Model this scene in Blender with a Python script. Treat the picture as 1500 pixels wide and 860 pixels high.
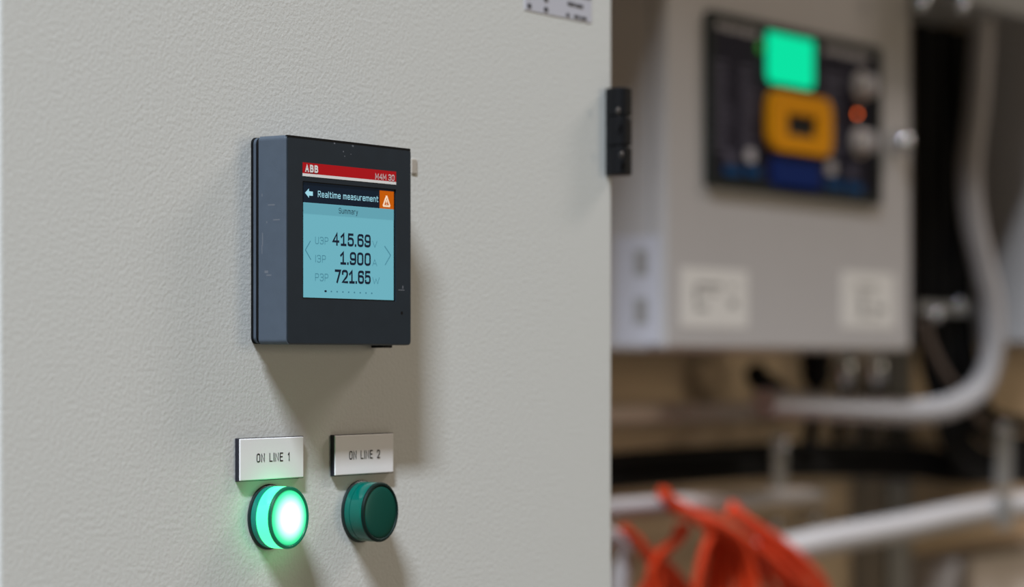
import bpy, bmesh, math, random
from mathutils import Vector, Matrix
random.seed(4)
S = bpy.context.scene
COL = S.collection
for o in list(bpy.data.objects): bpy.data.objects.remove(o)

# ------------------------------------------------------------------ camera
F, TH, YH = 3764.8, 0.97509, 526.99
CAM = Vector((-.91506, -.76578, 1.44296))
cd = bpy.data.cameras.new('camera'); cam = bpy.data.objects.new('camera', cd); COL.objects.link(cam)
cam.location = CAM; cam.rotation_euler = (math.pi/2, 0, -TH)
cd.sensor_fit = 'HORIZONTAL'; cd.sensor_width = 36.0; cd.lens = F/1500*36
cd.shift_y = (YH-430)/1500
cd.clip_start = .02; cd.clip_end = 60
cd.dof.use_dof = True; cd.dof.focus_distance = 1.205; cd.dof.aperture_fstop = 5.6
S.camera = cam
S.view_settings.view_transform = 'Standard'; S.view_settings.look = 'None'
S.view_settings.gamma = 1; S.view_settings.use_curve_mapping = False
S.view_settings.exposure = 0.0

# ------------------------------------------------------------------ world and lamps
w = bpy.data.worlds.new('hall_air'); S.world = w; w.use_nodes = True
bg = w.node_tree.nodes['Background']
bg.inputs[0].default_value = (1.0, .83, .56, 1); bg.inputs[1].default_value = .05

def lamp(name, loc, size, power, color, tilt):
    l = bpy.data.lights.new(name, 'AREA'); l.shape = 'RECTANGLE'; l.size, l.size_y = size
    l.energy = power; l.color = color
    o = bpy.data.objects.new(name, l); COL.objects.link(o); o.location = loc; o.rotation_euler = (tilt, 0, 0)
    return o
# high rows of hall lamps, long axis along the cabinets; then an added low fill
lamp('hall_or_fill_lamp', (-4.5, -2.0, 7.45), (2.7, .30), 1340, (.83, .91, 1.0), math.atan2(2.0, 6))   # row lamp to the left
lamp('hall_or_fill_lamp', (8.3, -2.6, 7.45), (4.8, .9), 500, (1.0, .88, .80), math.atan2(2.6, 6))    # row lamp to the right
lamp('hall_or_fill_lamp', (4.0, -8.0, 2.2), (3.0, 2.2), 118, (1.0, .84, .62), math.radians(88))    # added low warm fill to brighten the wall under the cabinet

# ------------------------------------------------------------------ helpers
def at(px, py, Y):
    r = (px-750)/F; v = (YH-py)/F
    d = Vector((math.cos(TH)*r+math.sin(TH), -math.sin(TH)*r+math.cos(TH), v))
    return CAM + d*((Y-CAM.y)/d.y)
def spot(cx, cy, wpx, hpx, Y):
    """centre x, centre z, width, height in metres of a patch on the plane y = Y"""
    c = at(cx, cy, Y); a = at(cx-wpx/2, cy, Y); b = at(cx+wpx/2, cy, Y)
    return c.x, c.z, b.x-a.x, at(cx, cy-hpx/2, Y).z-at(cx, cy+hpx/2, Y).z

MATS = {}
def mat(name, color, rough=.5, metal=0, bump=None, emit=None, spec=.5, var=0, varscale=20, coat=0, trans=0):
    if name in MATS: return MATS[name]
    m = bpy.data.materials.new(name); m.use_nodes = True; nt = m.node_tree
    b = nt.nodes['Principled BSDF']
    b.inputs['Base Color'].default_value = (*color, 1); b.inputs['Roughness'].default_value = rough
    b.inputs['Metallic'].default_value = metal; b.inputs['Specular IOR Level'].default_value = spec
    b.inputs['Coat Weight'].default_value = coat; b.inputs['Transmission Weight'].default_value = trans
    tc = nt.nodes.new('ShaderNodeTexCoord')
    if var:
        n = nt.nodes.new('ShaderNodeTexNoise'); n.inputs['Scale'].default_value = varscale; n.inputs['Detail'].default_value = 5
        nt.links.new(tc.outputs['Object'], n.inputs['Vector'])
        mp = nt.nodes.new('ShaderNodeMapRange'); mp.inputs['To Min'].default_value = 1-var; mp.inputs['To Max'].default_value = 1+var
        nt.links.new(n.outputs['Fac'], mp.inputs['Value'])
        mx = nt.nodes.new('ShaderNodeVectorMath'); mx.operation = 'SCALE'; mx.inputs[0].default_value = color
        nt.links.new(mp.outputs[0], mx.inputs['Scale']); nt.links.new(mx.outputs[0], b.inputs['Base Color'])
    if bump:
        n = nt.nodes.new('ShaderNodeTexNoise'); n.inputs['Scale'].default_value = bump[0]; n.inputs['Detail'].default_value = 2
        nt.links.new(tc.outputs['Object'], n.inputs['Vector'])
        bp = nt.nodes.new('ShaderNodeBump'); bp.inputs['Strength'].default_value = bump[1]; bp.inputs['Distance'].default_value = bump[2]
        nt.links.new(n.outputs['Fac'], bp.inputs['Height']); nt.links.new(bp.outputs[0], b.inputs['Normal'])
    if emit:
        b.inputs['Emission Color'].default_value = (*emit[0], 1); b.inputs['Emission Strength'].default_value = emit[1]
    MATS[name] = m
    return m

ORG = {}
def link(o, parent=None, org=None):
    COL.objects.link(o)
    if parent is not None:
        o.parent = parent; ORG[o] = ORG[parent]
        if org is None: o.location = (0, 0, 0)
    return o
def thing(name, label, cat, loc, group=None, kind=None):
    o = bpy.data.objects.new(name, None); COL.objects.link(o); o.location = loc; ORG[o] = Vector(loc); o.empty_display_size = .02
    return tag(o, label, cat, group, kind)
def tag(o, label=None, cat=None, group=None, kind=None):
    if label: o['label'] = label
    if cat: o['category'] = cat
    if group: o['group'] = group
    if kind: o['kind'] = kind
    return o
def obj(name, bm, m, parent=None, smooth=False, label=None):
    """links a bmesh built in world coordinates as one mesh object"""
    bmesh.ops.recalc_face_normals(bm, faces=bm.faces)
    if parent is None:
        lo = Vector((min(v.co.x for v in bm.verts), min(v.co.y for v in bm.verts), min(v.co.z for v in bm.verts)))
        hi = Vector((max(v.co.x for v in bm.verts), max(v.co.y for v in bm.verts), max(v.co.z for v in bm.verts)))
        org = (lo+hi)/2; org.z = lo.z
    else: org = ORG[parent]
    for v in bm.verts: v.co -= org
    me = bpy.data.meshes.new(name); bm.to_mesh(me); bm.free()
    for mm in (m if isinstance(m, (list, tuple)) else [m]): me.materials.append(mm)
    if smooth:
        me.shade_smooth()
        try: me.set_sharp_from_angle(angle=math.radians(35))
        except Exception: pass
    o = bpy.data.objects.new(name, me); COL.objects.link(o)
    if parent is None: o.location = org; ORG[o] = org
    else: o.parent = parent; ORG[o] = org
    if label: o['label'] = label
    return o
def join(*bms):
    out = bms[0]
    for b in bms[1:]:
        me = bpy.data.meshes.new('t'); b.to_mesh(me); b.free(); out.from_mesh(me); bpy.data.meshes.remove(me)
    return out
def box(x0, x1, y0, y1, z0, z1, bev=0, seg=2):
    bm = bmesh.new(); bmesh.ops.create_cube(bm, size=1)
    for v in bm.verts:
        v.co = Vector((x0+(v.co.x+.5)*(x1-x0), y0+(v.co.y+.5)*(y1-y0), z0+(v.co.z+.5)*(z1-z0)))
    if bev: bmesh.ops.bevel(bm, geom=bm.edges[:], offset=bev, segments=seg, profile=.5, affect='EDGES')
    return bm
def rrect(x, z, w, h, r, n=6):
    pts = []
    r = min(r, w/2-1e-6, h/2-1e-6)
    for sx, sz, a0 in ((1, 1, 0), (-1, 1, 90), (-1, -1, 180), (1, -1, 270)):
        for i in range(n+1):
            a = math.radians(a0+90*i/n)
            pts.append((x+sx*(w/2-r)+r*math.cos(a), z+sz*(h/2-r)+r*math.sin(a)))
    return pts
def prism(pts, y0, y1, bev=0, seg=2):
    """outline (x, z) from the back y1 to the front y0; bev rounds the front rim"""
    bm = bmesh.new()
    f = bm.faces.new([bm.verts.new((p[0], y1, p[1])) for p in pts])
    r = bmesh.ops.extrude_face_region(bm, geom=[f])
    vs = [g for g in r['geom'] if isinstance(g, bmesh.types.BMVert)]
    for v in vs: v.co.y = y0
    if bev:
        ed = [e for e in bm.edges if all(abs(v.co.y-y0) < 1e-9 for v in e.verts)]
        bmesh.ops.bevel(bm, geom=ed, offset=bev, segments=seg, profile=.5, affect='EDGES')
    return bm
def ring(outer, inner, y0, y1):
    """frame between two outlines with the same number of points"""
    bm = bmesh.new(); n = len(outer)
    V = [[bm.verts.new((p[0], y, p[1])) for p in q] for y in (y0, y1) for q in (outer, inner)]
    for i in range(n):
        j = (i+1) % n
        bm.faces.new((V[0][i], V[0][j], V[1][j], V[1][i])); bm.faces.new((V[2][i], V[3][i], V[3][j], V[2][j]))
        bm.faces.new((V[0][i], V[2][i], V[2][j], V[0][j])); bm.faces.new((V[1][i], V[1][j], V[3][j], V[3][i]))
    return bm
def lathe(prof, c, axis='y', n=48):
    """profile of (radius, along) about an axis through c; 'y' runs towards the viewer (-y)"""
    bm = bmesh.new(); rows = []
    for r, t in prof:
        row = []
        for i in range(n):
            a = 2*math.pi*i/n
            if axis == 'y': p = (c[0]+r*math.cos(a), c[1]-t, c[2]+r*math.sin(a))
            elif axis == 'z': p = (c[0]+r*math.cos(a), c[1]+r*math.sin(a), c[2]+t)
            else: p = (c[0]+t, c[1]+r*math.cos(a), c[2]+r*math.sin(a))
            row.append(bm.verts.new(p))
        rows.append(row)
    for a, b in zip(rows, rows[1:]):
        for i in range(n): bm.faces.new((a[i], a[(i+1) % n], b[(i+1) % n], b[i]))
    for row in (rows[0], rows[-1]): bm.faces.new(row)
    return bm
def smooth_path(pts, sub=10):
    pts = [Vector(p) for p in pts]; out = []
    P = [pts[0]*2-pts[1]]+pts+[pts[-1]*2-pts[-2]]
    for i in range(1, len(P)-2):
        a, b, c, d = P[i-1:i+3]
        for k in range(sub):
            t = k/sub
            out.append(.5*((2*b)+(c-a)*t+(2*a-5*b+4*c-d)*t*t+(3*b-a-3*c+d)*t**3))
    out.append(pts[-1]); return out
def resample(path, step):
    out = [path[0]]; acc = 0
    for a, b in zip(path, path[1:]):
        L = (b-a).length; t = step-acc
        while t <= L and L > 0:
            out.append(a.lerp(b, t/L)); t += step
        acc = (acc+L) % step
    out.append(path[-1]); return out
def tube(pts, r, n=12, sub=10, ribs=0, smooth=True):
    path = smooth_path(pts, sub) if smooth else [Vector(p) for p in pts]
    if ribs: path = resample(path, ribs/4)
    bm = bmesh.new(); rows = []; up = Vector((.13, .21, .97)).normalized(); prev = None
    for i, p in enumerate(path):
        t = (path[min(i+1, len(path)-1)]-path[max(i-1, 0)]).normalized()
        u = (prev if prev else up); u = (u-t*u.dot(t)).normalized(); v = t.cross(u); prev = u
        rr = r*(1-.09*(i % 4 in (0, 1))) if ribs else r
        rows.append([bm.verts.new(p+u*rr*math.cos(2*math.pi*k/n)+v*rr*math.sin(2*math.pi*k/n)) for k in range(n)])
    for a, b in zip(rows, rows[1:]):
        for k in range(n): bm.faces.new((a[k], a[(k+1) % n], b[(k+1) % n], b[k]))
    bm.faces.new(rows[0]); bm.faces.new(rows[-1])
    return bm
def G():
    w = .56; R = .24
    g = {
     '0': [[(0, 0, R), (w, 0, R), (w, 1, R), (0, 1, R), 'c']], '1': [[(.04, .74), (.30, 1), (.30, 0)], [(.06, 0), (.54, 0)]],
     '!': [[(.04, .76), (.24, 1), (.24, 0)]],
     '2': [[(0, .76), (0, 1, R), (w, 1, R), (w, .56, .2), (0, 0), (w, 0)]],
     '3': [[(0, .82), (0, 1, R), (w, 1, R), (w, .53, .2), (.18, .53)], [(.18, .53), (w, .53, .2), (w, 0, R), (0, 0, R), (0, .18)]],
     '4': [[(.44, 0), (.44, 1), (0, .28), (.62, .28)]], '5': [[(.52, 1), (.06, 1), (.02, .52), (.1, .62, .05), (w, .62, .24), (w, 0, R), (0, 0, R), (0, .18)]],
     '6': [[(w, .84), (w, 1, R), (0, 1, R), (0, 0, R), (w, 0, R), (w, .58, R), (0, .58)]], '9': [[(0, .16), (0, 0, R), (w, 0, R), (w, 1, R), (0, 1, R), (0, .42, R), (w, .42)]],
     '7': [[(0, 1), (w, 1), (.2, 0)]], '.': [[(0, 0), (.0, .02)]], ' ': [],
     'A': [[(0, 0), (.31, 1), (.62, 0)], [(.11, .32), (.51, .32)]], 'B': [[(0, 0), (0, 1), (.54, 1, .2), (.54, .52, .2), (0, .52)], [(0, .52), (.58, .52, .2), (.58, 0, .2), (0, 0)]],
     'M': [[(0, 0), (0, 1), (.38, .25), (.76, 1), (.76, 0)]], 'R': [[(0, 0), (0, 1), (w, 1, .2), (w, .48, .2), (0, .48)], [(.26, .48), (w, 0)]],
     'O': [[(0, 0, R), (w, 0, R), (w, 1, R), (0, 1, R), 'c']], 'N': [[(0, 0), (0, 1), (w, 0), (w, 1)]], 'L': [[(0, 1), (0, 0), (.48, 0)]], 'I': [[(0, 0), (0, 1)]],
     'E': [[(.5, 1), (0, 1), (0, 0), (.5, 0)], [(0, .52), (.44, .52)]], 'U': [[(0, 1), (0, 0, R), (w, 0, R), (w, 1)]], 'P': [[(0, 0), (0, 1), (w, 1, .22), (w, .45, .22), (0, .45)]],
     'V': [[(0, 1), (.28, 0), (.56, 1)]], 'W': [[(0, 1), (.2, 0), (.4, .8), (.6, 0), (.8, 1)]],
     'S': [[(w, .82), (w, 1, R), (0, 1, R), (0, .52, .2), (w, .52, .2), (w, 0, R), (0, 0, R), (0, .18)]],
     'e': [[(0, .36), (.5, .36), (.5, .7, .2), (0, .7, .2), (0, 0, .2), (.48, 0, .1), (.48, .08)]], 'a': [[(.05, .7), (.46, .7, .16), (.46, 0)], [(.46, .4), (0, .4, .14), (0, 0, .14), (.46, 0)]],
     'l': [[(0, 1), (0, 0)]], 't': [[(.13, .95), (.13, 0, .12), (.36, 0)], [(0, .7), (.34, .7)]], 'i': [[(0, .7), (0, 0)], [(0, .93), (0, .97)]],
     'm': [[(0, 0), (0, .7), (.36, .7, .15), (.36, 0)], [(.3, .7), (.72, .7, .15), (.72, 0)]], 's': [[(.44, .7), (0, .7, .15), (0, .36, .12), (.44, .36, .12), (.44, 0, .15), (0, 0)]],
     'u': [[(0, .7), (0, 0, .18), (.46, 0, .1), (.46, .7)], [(.46, .3), (.46, 0)]], 'r': [[(0, 0), (0, .7)], [(0, .5), (0, .7, .15), (.3, .7)]],
     'n': [[(0, 0), (0, .7), (.46, .7, .18), (.46, 0)]], 'y': [[(0, .7), (.25, .05)], [(.5, .7), (.2, -.25, .05), (.02, -.25)]]}
    return g
GLYPH = G()
def rounded(pl):
    closed = pl[-1] == 'c'; P = [p for p in pl if p != 'c']; out = []; n = len(P)
    for i, p in enumerate(P):
        r = p[2] if len(p) > 2 else 0; v = Vector(p[:2])
        if r == 0 or (not closed and i in (0, n-1)): out.append(v); continue
        a = Vector(P[i-1][:2])-v; b = Vector(P[(i+1) % n][:2])-v
        ra = min(r, a.length*.5); rb = min(r, b.length*.5); s0 = v+a.normalized()*ra; s1 = v+b.normalized()*rb
        for k in range(6):
            q = k/5; out.append(s0*(1-q)**2+v*2*q*(1-q)+s1*q*q)
    if closed: out.append(out[0])
    return out
def lettering(s, x0, x1, z0, z1, y, depth=.00012, bold=.1, gap=.30, space=.42):
    """stroke lettering from x0 to x1, capitals from z0 to z1, on the plane y; bold = stroke width over cap height"""
    hw = (z1-z0)*bold/2; paths = []; cur = 0
    for ch in s:
        gl = GLYPH[ch]
        if not gl: cur += space; continue
        pls = [rounded(p) for p in gl]
        for p in pls: paths.append([Vector((v.x+cur, v.y)) for v in p])
        cur += max(v.x for p in pls for v in p)+gap
    W = max(v.x for p in paths for v in p)
    bm = bmesh.new()
    for i, p in enumerate(paths):
        q = [Vector((x0+hw+v.x/W*(x1-x0-2*hw), z0+hw+v.y*(z1-z0-2*hw))) for v in p]
        q = [v for k, v in enumerate(q) if k == 0 or (v-q[k-1]).length > 1e-7]
        closed = (q[0]-q[-1]).length < 1e-6
        if closed: q = q[:-1]
        n = len(q); rows = []; yy = y-depth-.00004*(i % 2)
        for k, v in enumerate(q):
            d0 = (v-q[k-1]).normalized() if (k or closed) else None
            d1 = (q[(k+1) % n]-v).normalized() if (k < n-1 or closed) else None
            d0 = d0 or d1; d1 = d1 or d0
            n0 = Vector((-d0.y, d0.x)); n1 = Vector((-d1.y, d1.x)); m = n0+n1
            m = n0 if m.length < 1e-3 else m.normalized()
            m = m*(hw/max(m.dot(n0), .55)); v = v.copy()
            if not closed and k == 0: v -= d1*hw
            if not closed and k == n-1: v += d0*hw
            yk = yy-3e-6*k; rows.append((bm.verts.new((v.x+m.x, yk, v.y+m.y)), bm.verts.new((v.x-m.x, yk, v.y-m.y))))
        for k in range(n if closed else n-1):
            r0, r1 = rows[k], rows[(k+1) % n]; bm.faces.new((r0[0], r0[1], r1[1], r1[0]))
    return bm
def stroke(pts, wd, y, depth=.00012):
    """polyline of constant width drawn on the plane y (points x, z)"""
    bms = []
    for (a, b), (c, d) in zip(pts, pts[1:]):
        L = math.hypot(c-a, d-b); nx, nz = -(d-b)/L*wd/2, (c-a)/L*wd/2
        bms.append(prism([(a+nx, b+nz), (a-nx, b-nz), (c-nx, d-nz), (c+nx, d+nz)], y-depth, y))
    return join(*bms)

# ------------------------------------------------------------------ materials
PAINT = mat('light_grey_textured_paint', (.60, .605, .585), .55, bump=(520, .35, .0006), spec=.35)
PAINT_DARK = mat('grey_plinth_paint', (.12, .12, .125), .5)
BG_PAINT = mat('warm_grey_enclosure_paint', (.44, .42, .42), .5, spec=.25, var=.03)
WALL = mat('beige_wall_paint', (.62, .49, .35), .9, spec=.1, var=.12, varscale=7)
FLOOR = mat('grey_floor', (.15, .13, .10), .7, var=.1)
HOUSING = mat('grey_plastic', (.060, .078, .104), .5, spec=.4, var=.12, varscale=160, bump=(900, .15, .0002))
FRONT = mat('grey_plastic_shaded', (.013, .021, .030), .55, spec=.22, var=.15, varscale=120)  # same plastic as the housing; the front's weaker light put into a darker colour
BLACK = mat('black_rubber', (.004, .004, .0045), .6, spec=.12)
BLACKGLOSS = mat('black_plastic', (.004, .004, .005), .45, spec=.2)
SCUFF = mat('pale_scuff', (.11, .12, .14), .8)
RED = mat('red_print', (.50, .002, .008), .55, spec=.15)
WHITEPRINT = mat('white_print', (.80, .80, .80), .5)
LCD = mat('lit_lcd', (.02, .04, .05), .3, emit=((.135, .400, .475), 1.0), spec=.25)
LCDBAR = mat('lit_lcd_band', (.02, .04, .05), .3, emit=((.105, .325, .395), 1.0), spec=.25)
LCDHEAD = mat('navy_lcd_header', (.001, .006, .015), .35, emit=((.001, .005, .012), 1), spec=.25)
LCDLIGHT = mat('pale_lcd_glyphs', (.1, .2, .25), .4, emit=((.26, .52, .60), 1.0))
LCDORANGE = mat('orange_lcd', (.12, .02, .001), .4, emit=((.44, .085, .0), 1.0), spec=.1)
LCDCREAM = mat('cream_lcd_glyph', (.5, .4, .3), .4, emit=((.55, .45, .33), 1.0))
NAVY = mat('navy_lcd_digits', (.0015, .010, .035), .5, spec=.2)
TEAL = mat('faint_lcd_glyphs', (.02, .06, .08), .5, emit=((.035, .15, .205), 1.0), spec=.2)
PLATE = mat('white_engraved_laminate', (.80, .79, .80), .45, spec=.4)
PLATECORE = mat('black_laminate_core', (.012, .012, .02), .4)
INK = mat('black_engraving', (.006, .006, .007), .7, spec=.1)
STEEL = mat('bright_steel', (.66, .68, .72), .2, metal=1)
ZINC = mat('zinc_strut', (.36, .36, .36), .5, metal=.6)
HOSE = mat('grey_hose_plastic', (.40, .375, .375), .55, spec=.3)
WHITEPIPE = mat('white_pipe_plastic', (.48, .465, .475), .5, spec=.3)
CONDUIT = mat('beige_conduit_plastic', (.62, .55, .50), .6, spec=.2)
ORANGE = mat('orange_cable_sheath', (.66, .052, .012), .5, spec=.2, var=.12, varscale=40)
PAPER = mat('white_sticker', (.66, .64, .62), .6)
LILAC = mat('pale_lilac_label', (.50, .50, .56), .5)
PAPERINK = mat('grey_sticker_print', (.27, .26, .255), .7)
DARKINK = mat('dark_label_print', (.05, .05, .06), .7)
PANELBLUE = mat('dark_navy_membrane', (.008, .007, .017), .5, spec=.15)
PANELFRAME = mat('dark_green_black_frame', (.012, .016, .014), .5, spec=.2)
PANELTEXT = mat('dim_violet_print', (.055, .050, .085), .6)
PANELTITLE = mat('light_grey_print', (.42, .40, .43), .6)
YELLOW = mat('amber_bezel', (.68, .27, .001), .6, spec=.1)
DISPLAY = mat('dark_grey_display', (.012, .014, .016), .5, spec=.2)
BLUEKEY = mat('blue_key', (.001, .016, .12), .6, spec=.1)
TEALKEY = mat('deep_blue_key', (.002, .05, .15), .6, spec=.1)
KNOB = mat('cream_knob', (.42, .36, .32), .4)
GREENLCD = mat('green_backlit_display', (.0, .05, .03), .5, emit=((.0, .74, .35), 1.0), spec=.05)
GREENLED = mat('green_led', (.0, .06, .0), .4, emit=((.004, .16, .0), 1.0))
REDLED = mat('red_orange_led', (.2, .02, .0), .4, emit=((3.6, .55, .08), 1.0))

# ------------------------------------------------------------------ setting
def struct(name, bm, m): return tag(obj(name, bm, m), kind='structure')
WY = .62
struct('floor', box(-4, 6, -4, WY+.1, -.1, 0), FLOOR)
struct('wall_back', box(-2.5, 6, WY, WY+.12, 0, 4.2), WALL)

struct('shade_slab', box(-3, 6, -.425, WY+.1, 3.6, 3.8), WALL)   # unseen slab added over the cabinets to shade their upper doors

# ------------------------------------------------------------------ main cabinet
DR = at(897, 400, 0).x; DL = at(-1.5, 400, 0).x
t = thing('electrical_cabinet', 'tall light grey textured steel cabinet filling the left of the view, carrying the square meter', 'cabinet', ((DL+DR)/2, .3, 0))
obj('body', box(DL-.001, DR-.004, .021, .60, .1, 2.06, .004), PAINT, t, False)
obj('plinth', box(DL+.01, DR-.015, .04, .59, 0, .1, .003), PAINT_DARK, t)
door = obj('door', box(DL, DR, 0, .0205, .12, 2.05, .0022, 3), PAINT, t, False)
hx0, hx1 = at(887, 190, 0).x, at(923, 190, -.010).x
hz0, hz1 = at(905, 258, -.004).z, at(905, 130, -.004).z
hin = join(prism(rrect((hx0+hx1)/2, (hz0+hz1)/2, hx1-hx0, hz1-hz0, .0012), -.010, .002, .0012),
           *[lathe([(.0062, k), (.0066, k+.0005), (.0066, k+d-.0005), (.0062, k+d)], (hx1-.0068, -.0075, hz0), 'z', 20)
             for k, d in ((.0002, .0155), (.0165, .0160), (.0332, (hz1-hz0)-.0334))])
h = obj('hinge', hin, BLACKGLOSS, t, False, 'black hinge on the edge of the door')
for px, py in ((906, 163), (911, 227)):
    c = at(px, py, -.0145)
    obj('screw', lathe([(.0018, 0), (.0018, .0006), (.0012, .0011), (.0002, .0013)], (c.x, -.0138, c.z), 'y', 14), mat('dark_steel', (.12, .12, .13), .35, metal=1), h, True)

# paper label with print, upper right corner of the door
a, b = at(768, 10, 0), at(866, 34, 0)
lab = thing('door_label', 'pale lilac printed label at the upper right of the big grey door', 'label', (a.x, 0, b.z))
zt = a.z+.018
obj('sheet', prism(rrect((a.x+b.x)/2, (b.z+zt)/2, b.x-a.x, zt-b.z, .001), -.0003, .0002), LILAC, lab)
marks = []
for px, py, wp, hp in ((774.5, 8.5, 6, 7), (799, 14, 6, 7), (799, 0, 6, 5), (774, -6, 6, 6), (836, 6, 11, 5), (848, 9, 11, 5), (831, 22, 5, 5), (844, 24.5, 8, 4.5), (854, 27, 9, 4.5), (858, -4, 14, 4)):
    x, z, ww, hh = spot(px, py, wp, hp, 0)
    marks.append(prism(rrect(x, z, ww, hh, min(ww, hh)*.4), -.0005, -.0002))
obj('print', join(*marks), DARKINK, lab)

# ------------------------------------------------------------------ meter
FY = -.021
W = .096; Z0 = 1.45
t = thing('panel_meter', 'square dark grey digital meter with a lit blue screen on the big grey door', 'meter', (W/2, 0, Z0))
cx, cz = W/2, Z0+W/2
obj('gasket', prism(rrect(cx, cz, W+.0004, W-.0006, .003), -.0013, 0), BLACK, t, False, 'black rubber gasket against the door')
obj('seam_strip', prism(rrect(cx, cz, W, W-.001, .003), -.0028, -.0013), HOUSING, t)
obj('seam_gap', prism(rrect(cx, cz, W-.0004, W-.0014, .003), -.0046, -.0028), BLACK, t)
obj('housing', prism(rrect(cx, cz, W, W, .0022, 5), FY+.0009, -.0044, .0005), HOUSING, t, False)
fr = rrect(cx, cz, W-.0012, W-.0012, .0020, 5)
sx0, sx1 = at(443.3, 340, FY).x, at(580.3, 340, FY).x
sz0 = at(443.5, 437.5, FY).z; sz1 = at(443.4, 265, FY).z
inn = rrect((sx0+sx1)/2, (sz0+sz1)/2, sx1-sx0, sz1-sz0, .0003, 5)
front = obj('front_frame', ring(fr, inn, FY, FY+.0012), FRONT, t, False, 'front frame round the screen, darkened for its shade')
# flat rim in the lighter housing plastic, standing in for an edge catching light
obj('rim', ring(rrect(cx, cz, W-.0001, W-.0001, .0022, 5), rrect(cx, cz, W-.0013, W-.0013, .0020, 5), FY+.0003, FY+.0012), HOUSING, t)
# red strip
bx0, bx1 = sx0, at(580, 260, FY).x
bz1 = at(443.4, 237.7, FY).z; bz0 = at(443.4, 253.6, FY).z; wz0 = at(443.4, 257.8, FY).z
st = obj('title_strip', prism([(bx0, bz0), (bx1, bz0), (bx1, bz1), (bx0, bz1)], FY-.00012, FY+.0002), RED, t, False, 'red title strip above the screen')
obj('underline', prism([(bx0, wz0), (bx1, wz0), (bx1, bz0), (bx0, bz0)], FY-.00012, FY+.0002), WHITEPRINT, st)
def tx(s, xl, xr, top, base, bold, m, par, nm='lettering', y=FY, gap=.3):
    """writing from the pixel its left end starts at to where its right end stops"""
    p, q = at(xl, base, y), at(xl, top, y)
    return obj(nm, lettering(s, p.x, at(xr, base, y).x, p.z, q.z, y, bold=bold, gap=gap), m, par)
tx('ABB', 446.8, 465.6, 240.6, 251.8, .24, WHITEPRINT, st, y=FY-.00012, gap=.52)
tx('M4M 30', 549.5, 577.2, 253.6, 262.6, .12, WHITEPRINT, st, y=FY-.00012)
# screen, set back behind the frame
SY = FY+.0007
scr = obj('screen', prism(rrect((sx0+sx1)/2, (sz0+sz1)/2, sx1-sx0, sz1-sz0, .0003, 5), SY, FY+.0040), BLACKGLOSS, t, False, 'lit screen with readings')
lx0, lx1 = at(444.2, 340, SY).x, at(576.3, 340, SY).x
lz0 = at(444, 435.6, SY).z; hz = at(443.6, 296.2, SY).z; hzt = at(444, 266.5, SY).z
Y1 = SY-.00008
def quad(x0, x1, z0, z1, y, d=.00012): return prism([(x0, z0), (x1, z0), (x1, z1), (x0, z1)], y-d, y)
obj('display_field', quad(lx0, lx1, lz0, hz, SY), LCD, scr)
obj('display_band', quad(lx0, lx1, hz-.0052, hz-.0002, SY-.00012), LCDBAR, scr)
obj('display_header', quad(lx0, lx1, hz, hzt, SY), LCDHEAD, scr)
ox0 = at(555.8, 293, SY).x
al = obj('alert_icon', quad(ox0, lx1, at(556, 305.2, SY).z, at(556, 279.0, SY).z, SY-.00012), LCDORANGE, scr, False, 'orange alert icon')
Y2 = SY-.00024
def pz(px, py): p = at(px, py, Y2); return (p.x, p.z)
T = [pz(566.2, 287), pz(571, 302.3), pz(561.3, 301.6), pz(566.2, 287)]
tri = join(stroke(T, .0008, Y2), stroke([pz(566.2, 292.8), pz(566.2, 297.3)], .0007, Y2), stroke([pz(566.2, 298.7), pz(566.2, 299.7)], .0007, Y2))
obj('alert_triangle', tri, LCDCREAM, scr)
Y2 = SY-.00012
ar = prism([pz(446.8, 282.4), pz(452.3, 276.5), pz(452.3, 280.2), pz(458, 280.8), pz(458, 287), pz(452.3, 286.4), pz(452.3, 289.6)][::-1], Y2-.00012, Y2)
obj('back_arrow', ar, LCDLIGHT, scr)
tx('Realtime measurement', 465.4, 553.8, 279.4, 288.8, .13, LCDLIGHT, scr, 'heading', SY-.00012)
tx('Summary', 496.0, 524.0, 304.4, 312.6, .11, NAVY, scr, 'caption', SY-.00024)
for s, xl, top, base in (('415.69', 486.6, 340.2, 359.6), ('1.900', 497.6, 368.2, 387.6), ('721.65', 490.2, 394.6, 414.6)):
    tx(s, xl, 542.6, top, base, .185, NAVY, scr, 'reading', SY-.00012)
for s, xl, xr, top, base in (('U3P', 461.4, 480.4, 346.6, 357.4), ('I3P', 461.6, 476.8, 373.4, 384.4), ('P3P', 461.4, 480.4, 400.4, 411.6)):
    tx(s, xl, xr, top, base, .10, TEAL, scr, 'quantity', SY-.00012)
for s, xl, xr, top, base in (('V', 545.2, 552.4, 352.6, 362.6), ('A', 545.2, 552, 379.6, 389.6), ('W', 545.4, 555.6, 406.0, 416.2)):
    tx(s, xl, xr, top, base, .10, TEAL, scr, 'unit', SY-.00012)
obj('chevron', stroke([pz(454.6, 353), pz(447.2, 366), pz(455.2, 380.4)], .0004, Y2), TEAL, scr)
obj('chevron', stroke([pz(563.2, 360.6), pz(572, 374), pz(564, 388)], .0004, Y2), TEAL, scr)
for i in range(9):
    x, z = pz(476.8+8.45*i, 426.6+.38*i)
    obj('page_dot', prism(rrect(x, z, .0016 if i == 0 else .0010, .0009 if i == 0 else .0007, .0004, 3), Y2-.00012, Y2), NAVY if i == 0 else TEAL, scr)
x, z = at(588.6, 458.5, FY).x, at(588.6, 458.5, FY).z
obj('top_edge', box(.0006, W-.0008, FY-.00006, FY+.0012, Z0+W-.0011, Z0+W-.0001), BLACK, t)
obj('reset_hole', lathe([(.0008, -.0002), (.0008, .00008)], (x, FY, z), 'y', 12), BLACK, t)
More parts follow.
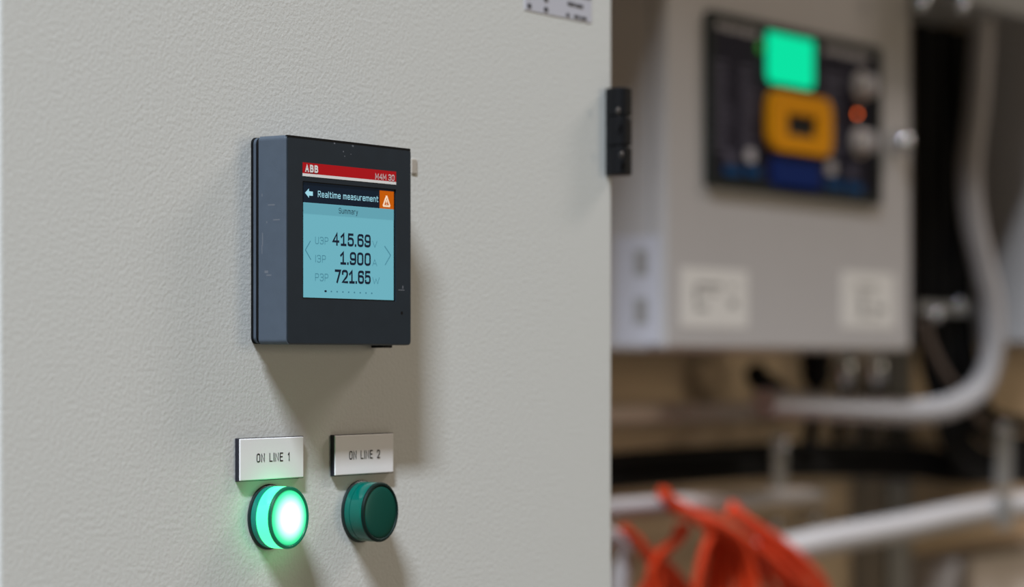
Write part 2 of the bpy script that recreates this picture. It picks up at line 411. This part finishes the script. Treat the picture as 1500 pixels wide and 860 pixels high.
# scuffs on the plastic
for px, py, wp, hp in ((490, 210, 2.2, 2.4), (517, 214, 2.6, 2.6), (503, 222, 1.4, 2.5), (505, 229, 1.2, 2), (514, 226, 1, 1.6), (588, 425, 9, 1.3), (590, 421, 1.6, 5)):
    x, z, ww, hh = spot(px, py, wp, hp, FY); obj('scuff', prism(rrect(x, z, ww, hh, ww*.4, 2), FY-.00003, FY), SCUFF, front)
for py, ya, yb, dz in ((300, -.010, -.014, .0006), (325, -.009, -.0095, .0010), (322, -.013, -.017, .0005), (398, -.008, -.010, .0012), (403, -.009, -.012, .0006), (350, -.0065, -.007, .006), (365, -.0062, -.0066, .004), (285, -.0062, -.0067, .0012)):
    z = at(395, py, -.012).z; obj('scuff', box(-.00003, .0002, yb, ya, z-dz/2, z+dz/2), SCUFF, t)
x = at(552, 507, 0).x
obj('lower_clip', box(x-.006, x+.0015, -.0085, -.001, Z0-.0012, Z0+.001, .0003), BLACK, t)
x, z = at(607, 244, 0).x, at(607, 244, 0).z
tag(obj('adhesive_tab', box(x-.003, x+.0016, -.0006, .0004, z-.0036, z+.0036, .0002), mat('beige_tape', (.40, .36, .31), .7)), 'tiny beige tab peeking out to the right of the square meter', 'tape')

# ------------------------------------------------------------------ name plates
def name_plate(s, x0, x1, z0, z1, lx, label):
    t = thing('name_plate', label, 'name plate', ((x0+x1)/2, 0, z0), 'engraved plates above the pilot lamps')
    mx, mz = (x0+x1)/2, (z0+z1)/2
    obj('core', prism(rrect(mx, mz, x1-x0, z1-z0, .0004), -.0022, .0003), PLATECORE, t)
    f = obj('face', prism(rrect(mx, mz, x1-x0-.0006, z1-z0-.0006, .0004), -.0027, -.0021, .0004, 2), PLATE, t, False, 'white engraved face')
    obj('lettering', lettering(s.replace('1', '!'), lx[0], lx[1], lx[2], lx[3], -.0027, .00005, bold=.13, gap=.36, space=.75), INK, t)
PY = -.0027
p1 = (at(351, 640, PY).x, at(445.5, 640, PY).x, at(351, 706, PY).z, at(351, 642.3, PY).z)
l1 = (at(375.8, 677, PY).x, at(424, 677, PY).x, at(375.8, 677.6, PY).z, at(375.8, 664.6, PY).z)
name_plate('ON LINE 1', *p1, l1, 'white engraved plate reading ON LINE 1 above the glowing green lamp')
p2 = (at(490.5, 640, PY).x, at(577, 640, PY).x, at(490.5, 698, PY).z, at(490.5, 637.3, PY).z)
l2 = (at(511.5, 673, PY).x, at(556.5, 673, PY).x, at(511.5, 673.4, PY).z, at(511.5, 660.8, PY).z)
name_plate('ON LINE 2', *p2, l2, 'white engraved plate reading ON LINE 2 above the dark green lamp')

# ------------------------------------------------------------------ pilot lamps
def lens_mat(name, lit, c, centre_y):
    m = bpy.data.materials.new(name); m.use_nodes = True; nt = m.node_tree; b = nt.nodes['Principled BSDF']
    b.inputs['Base Color'].default_value = (*c, 1); b.inputs['Roughness'].default_value = .28
    b.inputs['Specular IOR Level'].default_value = .22
    b.inputs['Roughness'].default_value = .4
    if lit:   # the bulb shines strongest through the middle of the lens
        tc = nt.nodes.new('ShaderNodeTexCoord'); sp = nt.nodes.new('ShaderNodeSeparateXYZ'); nt.links.new(tc.outputs['Object'], sp.inputs[0])
        cb = nt.nodes.new('ShaderNodeCombineXYZ'); nt.links.new(sp.outputs[0], cb.inputs[0]); nt.links.new(sp.outputs[2], cb.inputs[1])
        ln = nt.nodes.new('ShaderNodeVectorMath'); ln.operation = 'LENGTH'; nt.links.new(cb.outputs[0], ln.inputs[0])
        mr = nt.nodes.new('ShaderNodeMapRange'); mr.inputs['From Max'].default_value = .0145; nt.links.new(ln.outputs['Value'], mr.inputs['Value'])
        rp = nt.nodes.new('ShaderNodeValToRGB'); e = rp.color_ramp.elements
        e[0].position = 0; e[0].color = lit[0]; e[1].position = 1; e[1].color = lit[-1]
        for pos, col in lit[1:-1]:
            k = e.new(pos); k.color = col
        nt.links.new(mr.outputs[0], rp.inputs[0]); nt.links.new(rp.outputs[0], b.inputs['Emission Color']); b.inputs['Emission Strength'].default_value = 1
    return m
LIT = ((2.6, 2.7, 2.8, 1), (.36, (1.4, 1.6, 1.6, 1)), (.58, (.60, 1.30, .95, 1)), (.78, (.09, .95, .42, 1)), (.88, (.03, .70, .25, 1)), (.01, .60, .20, 1))
LENS_ON = lens_mat('lit_green_lens', LIT, (.01, .25, .15), 0)
SIDE_ON = mat('lit_green_lens_side', (.01, .22, .15), .15, emit=((.12, 2.3, .62), 1.0))
NECK_ON = mat('dim_green_lens_neck', (.005, .14, .11), .15, emit=((.0, .05, .035), 1.0))
RIM_ON = mat('green_lens_rim', (.0, .07, .04), .3, emit=((.0, .07, .03), 1.0))
LENS_OFF = lens_mat('dark_green_lens', None, (.0, .060, .043), 0)
SIDE_OFF = mat('teal_lens_side', (.0, .10, .078), .15, bump=(260, .12, .0004))
RIM_OFF = mat('dark_teal_lens_rim', (.0, .012, .010), .5, spec=.2)
COLLAR = mat('black_lamp_collar', (.008, .018, .018), .4)
def pilot(px, py, label, on):
    c = at(px, py, -.0125); R = .01465; D = .0125
    t = thing('pilot_lamp', label, 'lamp', (c.x, 0, c.z))
    o = (c.x, 0, c.z)
    obj('collar', lathe([(R+.0006, -.0004), (R+.0006, .0008), (R, .0014), (R-.001, .0016)], o), COLLAR, t, True)
    obj('lens_neck', lathe([(R-.0002, .001), (R-.0001, .0024), (R-.0002, .0042), (R-.0008, .0044)], o), NECK_ON if on else SIDE_OFF, t, True)
    obj('lens_side', lathe([(R-.0006, .0042), (R-.0002, .0046), (R-.0002, .0108), (R-.0004, .0114), (R-.0015, .0116)], o), SIDE_ON if on else SIDE_OFF, t, True)
    obj('lens_rim', lathe([(R-.0008, .0112), (R-.0001, .0115), (R-.0001, .0121), (R-.0006, .0127), (R-.0014, .0128), (R-.0020, .0122), (R-.0021, .0118)], o), RIM_ON if on else RIM_OFF, t, True)
    prof = [(R-.0016, .0112), (R-.0018, .0122)]+[((R-.0019)*math.cos(a), .0122+.0011*math.sin(a)) for a in [math.radians(10*k) for k in range(1, 9)]]+[(.0003, .01331)]
    obj('lens_face', lathe(prof, o), LENS_ON if on else LENS_OFF, t, True, 'glowing white-green lens face' if on else 'unlit dark green lens face')
pilot(424.0, 758.5, 'lit green pilot lamp glowing under the ON LINE 1 plate', True)
pilot(557.6, 750.3, 'unlit dark green pilot lamp under the ON LINE 2 plate', False)

# ------------------------------------------------------------------ cabinets on the back wall
BY = .40
cx0, cx1, cz0 = at(975, 515, BY).x, at(1335, 515, BY).x, at(1100, 515, BY).z
def wall_cabinet(x0, x1, z0, z1, y0, y1, label):
    t = thing('wall_cabinet', label, 'cabinet', ((x0+x1)/2, y1, z0))
    obj('body', box(x0, x1, y0+.016, y1+.001, z0, z1, .004), BG_PAINT, t, False)
    obj('door', box(x0+.001, x1-.001, y0, y0+.0165, z0+.001, z1-.001, .004), BG_PAINT, t, False)
    return t
t = wall_cabinet(cx0, cx1, cz0, 1.86, BY, WY, 'grey wall cabinet with a dark control panel and a green display on its door')
c = at(1310, 210, BY)
k = obj('lock', lathe([(.0125, -.001), (.0125, .003), (.0100, .004), (.0100, .010)]+[(.0100*math.cos(a), .010+.0100*math.sin(a)) for a in (.2, .4, .6, .8, 1.0, 1.2, 1.4, 1.54)], (c.x, BY, c.z), 'y', 24), STEEL, t, True, 'bright steel door lock')
t2 = wall_cabinet(1.915, 2.45, at(1480, 503, .45).z, 1.86, BY, WY, 'second grey wall cabinet cut off by the right edge, beyond the curved hose')

# stickers
def sticker(px, py, wp, hp, label, rows):
    x, z, ww, hh = spot(px, py, wp, hp, BY)
    t = thing('sticker', label, 'sticker', (x, BY, z-hh/2), 'stickers low on the wall cabinet door')
    obj('sheet', prism(rrect(x, z, ww, hh, .002), BY-.0004, BY+.0002), PAPER, t)
    bms = []
    for u, v, du, dv in rows: bms.append(quad(x+(u-du/2)*ww, x+(u+du/2)*ww, z+(v-dv/2)*hh, z+(v+dv/2)*hh, BY-.0003, .0003))
    obj('print', join(*bms), PAPERINK, t)
sticker(1047, 437, 98, 86, 'white printed sticker at the lower left of the cabinet door with the control panel', ((-.08, .22, .36, .07), (-.1, .08, .3, .04), (-.2, -.18, .18, .08), (.27, -.08, .12, .13), (.25, .2, .1, .05), (-.28, .05, .05, .3)))
sticker(1272, 440, 78, 82, 'white printed sticker at the lower right of the cabinet door, under the lock', ((-.05, .25, .4, .05), (-.05, .12, .34, .04), (-.12, -.1, .1, .3), (.2, -.15, .2, .12), (0, -.3, .4, .04)))
# sticker on the left side of the cabinet
xs = cx0
def on_side(px, py):
    r = (px-750)/F; v = (YH-py)/F
    d = Vector((math.cos(TH)*r+math.sin(TH), -math.sin(TH)*r+math.cos(TH), v)); return CAM+d*((xs-CAM.x)/d.x)
a, b = on_side(966, 345), on_side(901, 505)
t = thing('sticker', 'white sticker with two grey marks on the left side of the wall cabinet', 'sticker', (xs, (a.y+b.y)/2, b.z))
obj('sheet', box(xs-.0005, xs+.0003, a.y, b.y, b.z, a.z), LILAC, t)
for py in (385, 456):
    p, q = on_side(949, py-19), on_side(930, py+19)
    obj('mark', box(xs-.0008, xs-.0004, p.y, q.y, q.z, p.z), PAPERINK, t)

# ------------------------------------------------------------------ control panel
px0, px1 = at(1031, 150, BY).x, at(1284, 180, BY).x
pz1, pz0 = at(1031, 14, BY).z, at(1034, 273, BY).z
t = thing('control_panel', 'dark navy control panel with green display and amber frame on the grey wall cabinet', 'control panel', ((px0+px1)/2, BY, pz0))
mx, mz = (px0+px1)/2, (pz0+pz1)/2
obj('frame', ring(rrect(mx, mz, px1-px0, pz1-pz0, .006), rrect(mx, mz, px1-px0-.018, pz1-pz0-.016, .004), BY-.006, BY+.0005), PANELFRAME, t)
obj('membrane', prism(rrect(mx, mz, px1-px0-.016, pz1-pz0-.014, .004), BY-.003, BY+.0004), PANELBLUE, t)
PYY = BY-.003
def patch(px, py, wp, hp, y0, y1, r=.3, bev=0):
    x, z, ww, hh = spot(px, py, wp, hp, PYY); return prism(rrect(x, z, ww, hh, min(ww, hh)*r), y0, y1, bev)
obj('display', patch(1156.5, 85.5, 66, 80, PYY-.0025, PYY+.0005, .16, .0008), GREENLCD, t, False, 'bright green backlit display')
obj('status_led', lathe([(.0050, -.0005), (.0050, .001), (.003, .0022), (.0005, .0026)], (at(1113, 70, PYY).x, PYY, at(1113, 70, PYY).z), 'y', 16), GREENLED, t, True, 'small green status light')
x, z, ww, hh = spot(1166.5, 182, 90, 86, PYY)
ix, iz, iw, ih = spot(1167, 185, 44, 32, PYY)
am = obj('amber_frame', ring(rrect(x, z, ww, hh, .016), rrect(ix, iz, iw, ih, .002), PYY-.007, PYY+.0005), YELLOW, t, False, 'amber frame round a small display')
obj('readout', prism(rrect(ix, iz, iw, ih, .002), PYY-.003, PYY+.0003), DISPLAY, am)
obj('start_key', patch(1164, 258, 70, 48, PYY-.003, PYY+.0005, .25, .001), BLUEKEY, t, False, 'wide blue key')
for px, py, ww_, hh_ in ((1074, 41, 76, 13), (1240, 78, 68, 13)):
    bms = []
    nseg = 6
    for i in range(nseg):
        xx = px-ww_/2+(i+.5)*ww_/nseg; yy = py+.235*(xx-px)
        bms.append(patch(xx, yy, ww_/nseg*.84, hh_*(.8 if i % 2 else 1), PYY-.0004, PYY+.0002, .2))
    obj('heading', join(*bms), PANELTITLE, t)
for x0_, x1_, y0_, n_ in ((1046, 1074, 92, 12), (1084, 1110, 100, 11), (1206, 1236, 112, 11)):
    bms = []
    for i in range(n_):
        wv = (x1_-x0_)*random.uniform(.6, 1); bms.append(patch(x0_+wv/2, y0_+11.5*i, wv, 5, PYY-.0004, PYY+.0002, .2))
    obj('legend', join(*bms), PANELTEXT, t)
for px, py in ((1259, 127), (1257, 209)):
    c = at(px, py, PYY)
    kb = obj('knob', lathe([(.0150, -.0005), (.0150, .003), (.0120, .004), (.0112, .014), (.0095, .0160), (.0005, .0165)], (c.x, PYY, c.z), 'y', 28), KNOB, t, True, 'cream rotary knob')
    obj('pointer', box(c.x-.0014, c.x+.0014, PYY-.0185, PYY-.0155, c.z-.008, c.z+.0105, .0004), PANELTITLE, kb)
c = at(1255, 167, PYY)
obj('warning_led', lathe([(.0020, -.0005), (.0020, .0014), (.0012, .0022), (.0003, .0025)], (c.x, PYY, c.z), 'y', 14), REDLED, t, True, 'red-orange warning light')
for px, py, m in ((1070, 230, PANELTEXT), (1099, 228, PANELTITLE), (1217, 246, PANELTITLE), (1247, 250, PANELTEXT)):
    obj('key_symbol', patch(px, py, 15, 19, PYY-.0005, PYY+.0002, .5), m, t)
for px, py in ((1071, 251), (1101, 252), (1221, 271), (1250, 276)):
    obj('key', patch(px, py, 21, 13, PYY-.0025, PYY+.0003, .3, .0006), TEALKEY, t)

# ------------------------------------------------------------------ overhead tray along the wall
x0, x1 = .40, 3.2
tz, ty0 = 1.93, .355
t = thing('cable_tray', 'grey steel cable tray running above the wall cabinets', 'cable tray', (1.6, .49, tz))
obj('tray_floor', box(x0, x1, ty0, WY+.001, tz, tz+.003), ZINC, t)
obj('side_rail', box(x0, x1, ty0, ty0+.003, tz, tz+.06), ZINC, t)
obj('side_rail', box(x0, x1, WY-.004, WY+.001, tz, tz+.06), ZINC, t)

# ------------------------------------------------------------------ hoses, pipes and cables
def run(pts, Y):
    out = []
    for p in pts:
        out.append(at(p[0], p[1], p[2] if len(p) > 2 else Y))
    return out
HY = .436
tag(obj('flexible_hose', tube([Vector((at(1438, 40, HY).x, HY, 1.9295))]+run([(1438, 40), (1431, 150), (1421, 240), (1424, 315), (1440, 390), (1453, 450), (1454, 515), (1437, 565), (1398, 593), (1345, 603), (1265, 600), (1185, 594), (1120, 590)], HY), .0140, 14, 12, ribs=.005), HOSE, smooth=True),
    'thick pale grey hose coming down at right and bending left under the cabinet', 'hose')

# thick black cables dropping beside the cabinet
for row in range(2):
    for i in range(4):
        px = 1347+i*19.5+row*7; Yc = .473+.026*row; k = 3-i
        tag(obj('power_cable', tube([Vector((at(px, 40, Yc).x, Yc, 1.8195))]+run([(px, 60), (px+1, 200), (px+1, 380), (px+3, 480-9*k), (px+18, 560), (1452-14*k, 610+24*k), (1510, 622+26*k), (1600, 622+28*k)], Yc), .0092, 10, 8), BLACK, smooth=True),
            'thick black cable dropping in the dark bunch between the wall cabinet and the hose', 'cable', 'black cables dropping beside the wall cabinet')
for row in range(3):
    for dy in ((-13.5, 13.5), (0,), (-13.5, 13.5))[row]:
        Yc = .524+.016*row
        tag(obj('power_cable', tube(run([(780, 702+dy), (900, 690+dy), (1010, 682+dy), (1140, 674+dy), (1250, 674+dy), (1340, 677+dy), (1430, 686+dy), (1600, 672+dy)], Yc), .0092, 10, 8), BLACK, smooth=True),
            'thick black cable in the level bunch running along the wall above the orange cables', 'cable', 'black cables running level along the wall')
tag(obj('thin_cable', tube(run([(1352, 470), (1366, 510), (1384, 545), (1408, 578), (1440, 620)], .458), .0045, 8, 8), mat('brown_cable', (.15, .11, .09), .6), smooth=True),
    'thin brown cable crossing in front of the bunch of black cables', 'cable')

# saddle clamps
def clamp(px, py, wp, hp, Y, label, vertical=True, bolts=()):
    x, z, ww, hh = spot(px, py, wp, hp, Y)
    t = thing('cable_clamp', label, 'clamp', (x, Y, z-hh/2))
    obj('strap', prism(rrect(x, z, ww, hh, .003), Y-.003, Y, .001), ZINC, t)
    for bx, by in bolts:
        c = at(bx, by, Y)
        obj('bolt', lathe([(.0075, 0)]+[(.0075*math.cos(a), .002+.0065*math.sin(a)) for a in (0, .25, .5, .75, 1.0, 1.25, 1.54)], (c.x, Y-.0028, c.z), 'y', 16), STEEL, t, True)
clamp(1140, 678, 20, 84, .5145, 'upright steel clamp across the level black cables, left of centre of their run', bolts=((1140, 652),))
clamp(1468, 668, 22, 96, .4635, 'upright steel clamp across the black cables near the right edge', bolts=((1462, 625),))
clamp(1382, 452, 74, 17, .4635, 'level steel clamp across the dropping black cables', bolts=((1365, 462), (1400, 446)))
t = thing('cable_duct', 'grey steel duct end above the bunch of dropping black cables, at the top edge', 'duct', (1.65, .45, 1.82))  # stands for grey fittings; extra depth added to shade the second cabinet's side
obj('body', box(1.57, 1.742, .350, WY+.001, 1.82, 1.9295, .002), ZINC, t)
obj('cover', box(1.568, 1.744, .346, .351, 1.818, 1.9295, .001), ZINC, t)
for bx, by in ((1406, 9), (1347, 5)):
    c = at(bx, by, .346)
    obj('bolt', lathe([(.0075, 0)]+[(.0075*math.cos(a), .002+.0065*math.sin(a)) for a in (0, .25, .5, .75, 1.0, 1.25, 1.54)], (c.x, .346, c.z), 'y', 16), STEEL, t, True)

# strut behind the pipes
x, z, ww, hh = spot(1318, 600, 36, 10, .575)
t = thing('strut_channel', 'upright grey steel strut on the wall under the cabinet', 'strut', (x, .6, .7))
obj('web', box(x-ww/2, x+ww/2, .575, .578, .7, cz0+.10), ZINC, t)
obj('flange', box(x-ww/2, x-ww/2+.003, .575, WY+.001, .7, cz0+.0), ZINC, t)
obj('flange', box(x+ww/2-.003, x+ww/2, .575, WY+.001, .7, cz0+.0), ZINC, t)

# level pipes
tag(obj('conduit', tube(run([(760, 612), (1128, 601.5)], .545), .0105, 16, smooth=False), CONDUIT, smooth=True), 'beige conduit running level on the wall just below the wall cabinet', 'conduit')
tag(obj('conduit_elbow', tube(run([(1122, 602), (1138, 600), (1143, 588), (1138, 572), (1115, 558), (1106, 545)], .545), .0120, 14, 6), BLACK, smooth=True), 'black elbow fitting at the end of the beige conduit', 'fitting')
tag(obj('white_conduit', tube(run([(760, 756, .45), (1000, 738, .462), (1200, 724, .54)], .462), .0090, 16), WHITEPIPE, smooth=True), 'white conduit running level behind the top of the orange cables', 'conduit')
tag(obj('white_hose', tube(run([(1090, 818), (1130, 810), (1210, 792), (1320, 772), (1400, 755), (1480, 742), (1600, 728)], .448), .0148, 16, 8), WHITEPIPE, smooth=True), 'thick white hose sloping across the lower right', 'hose')
clamp(1470, 748, 18, 52, .4318, 'small steel clamp on the white hose near the right edge')
tag(obj('white_pipe', tube(run([(850, 776), (890, 786), (908, 804), (908, 850), (902, 960)], .45), .0095, 14, 8), WHITEPIPE, smooth=True), 'white pipe bending down at the edge of the big grey cabinet', 'pipe')
for px, py, lab in ((1131, 767, 'bright steel bolt head on the wall just right of the orange cables'), (1191, 757, 'bright steel bolt head on the wall above the white hose')):
    c = at(px, py, .60)
    tag(obj('bolt', lathe([(.010, -.021)]+[(.010*math.cos(a), .002+.009*math.sin(a)) for a in (0, .25, .5, .75, 1.0, 1.25, 1.54)], (c.x, .60, c.z), 'y', 16), STEEL, smooth=True), lab, 'bolt')

# cable glands under the cabinet
def gland(px, Y, m, label, r=.014, l=.034):
    c = at(px, 517, Y)
    t = thing('cable_gland', label, 'gland', (c.x, Y, cz0-l))
    obj('nut', lathe([(r, -.012), (r, .0008)], (c.x, Y, cz0), 'z', 6), m, t)
    obj('dome', lathe([(r*.55, -l), (r*.8, -l+.004), (r*.92, -l+.012), (r*.92, -.011)], (c.x, Y, cz0), 'z', 20), m, t, True)
    obj('lead', tube([(c.x, Y, cz0-l+.004), (c.x+.002, Y+.004, cz0-l-.03), (c.x+.006, Y+.012, cz0-l-.06)], r*.45, 8, 4), BLACK, t, True)
gland(1196, .49, BLACK, 'black cable gland under the wall cabinet, leftmost of the row', .017, .036)
gland(1236, .49, STEEL, 'left bright steel cable gland under the wall cabinet')
gland(1281, .49, STEEL, 'right bright steel cable gland under the wall cabinet, nearest the strut')

# pale box low at the right
x0, x1 = at(1425, 830, .52).x, at(1640, 830, .52).x
zt = at(1470, 812, .52).z
t = thing('junction_box', 'pale beige junction box low at the right edge', 'box', ((x0+x1)/2, WY, zt-.3))
obj('body', box(x0, x1, .535, WY+.001, zt-.3, zt, .006), CONDUIT, t, False)
obj('lid', box(x0-.003, x1+.003, .52, .536, zt-.303, zt+.003, .006), CONDUIT, t, False)

# orange cables
def oc(pts, Y, r=.0037):
    tag(obj('orange_cable', tube(run(pts, Y), r, 8, 6), ORANGE, smooth=True), 'thin orange cable spilling in the tangled bundle at the lower middle', 'cable', 'orange cables spilling down the wall')
rnd = random.uniform
for i in range(22):      # a strand leaves the wall, runs right in the bunch, then drops
    u = i/21; j = lambda s=4: rnd(-s, s)
    ex = 1018+u*185+j(6); tpx = 1040+u*75+j(4); tpy = 776+u*26+j(5)
    oc([(972+j(), 722+j()), (990+j(), 742+j(7)), ((1012+tpx)/2+j(5), 762+u*10+j(8)), (tpx, tpy+4), ((tpx+ex)/2+j(3), tpy+38+j(3)), (ex, 880+j()), (ex+j(8), 990)], .376+.0078*(i*5 % 11))
for i in range(7):       # left side: strands rising from the left and falling
    j = lambda s=4: rnd(-s, s); ex = 958+i*9+j(4)
    oc([(915+j(3), 776+j(4)), (932+j(), 790+j(4)), (948+j(), 815+j(6)), (962+i*4+j(3), 842+j(4)), (ex+10, 890), (ex+14, 990)], .400+.03*rnd(0, 1))
for i in range(5):       # cross strands from the middle back to the left bunch
    j = lambda s=4: rnd(-s, s)
    oc([(1000+j(8), 772+j(6)), (985+j(5), 792+j(4)), (968+j(5), 812+j(5)), (952+j(5), 842+j(4)), (938+i*5+j(3), 885), (930+i*5, 990)], .396+.025*rnd(0, 1))
for i in range(6):       # right side: behind the end of the white hose
    j = lambda s=3: rnd(-s, s); ex = 1150+i*13+j(4)
    oc([(1070+j(), 745+j(8)), (1098+j(), 768+j(5)), (1122+i*4+j(), 795+j(4)), (1138+i*9+j(), 826+j(4)), (ex, 872), (ex+8, 990)], .402+.025*rnd(0, 1))
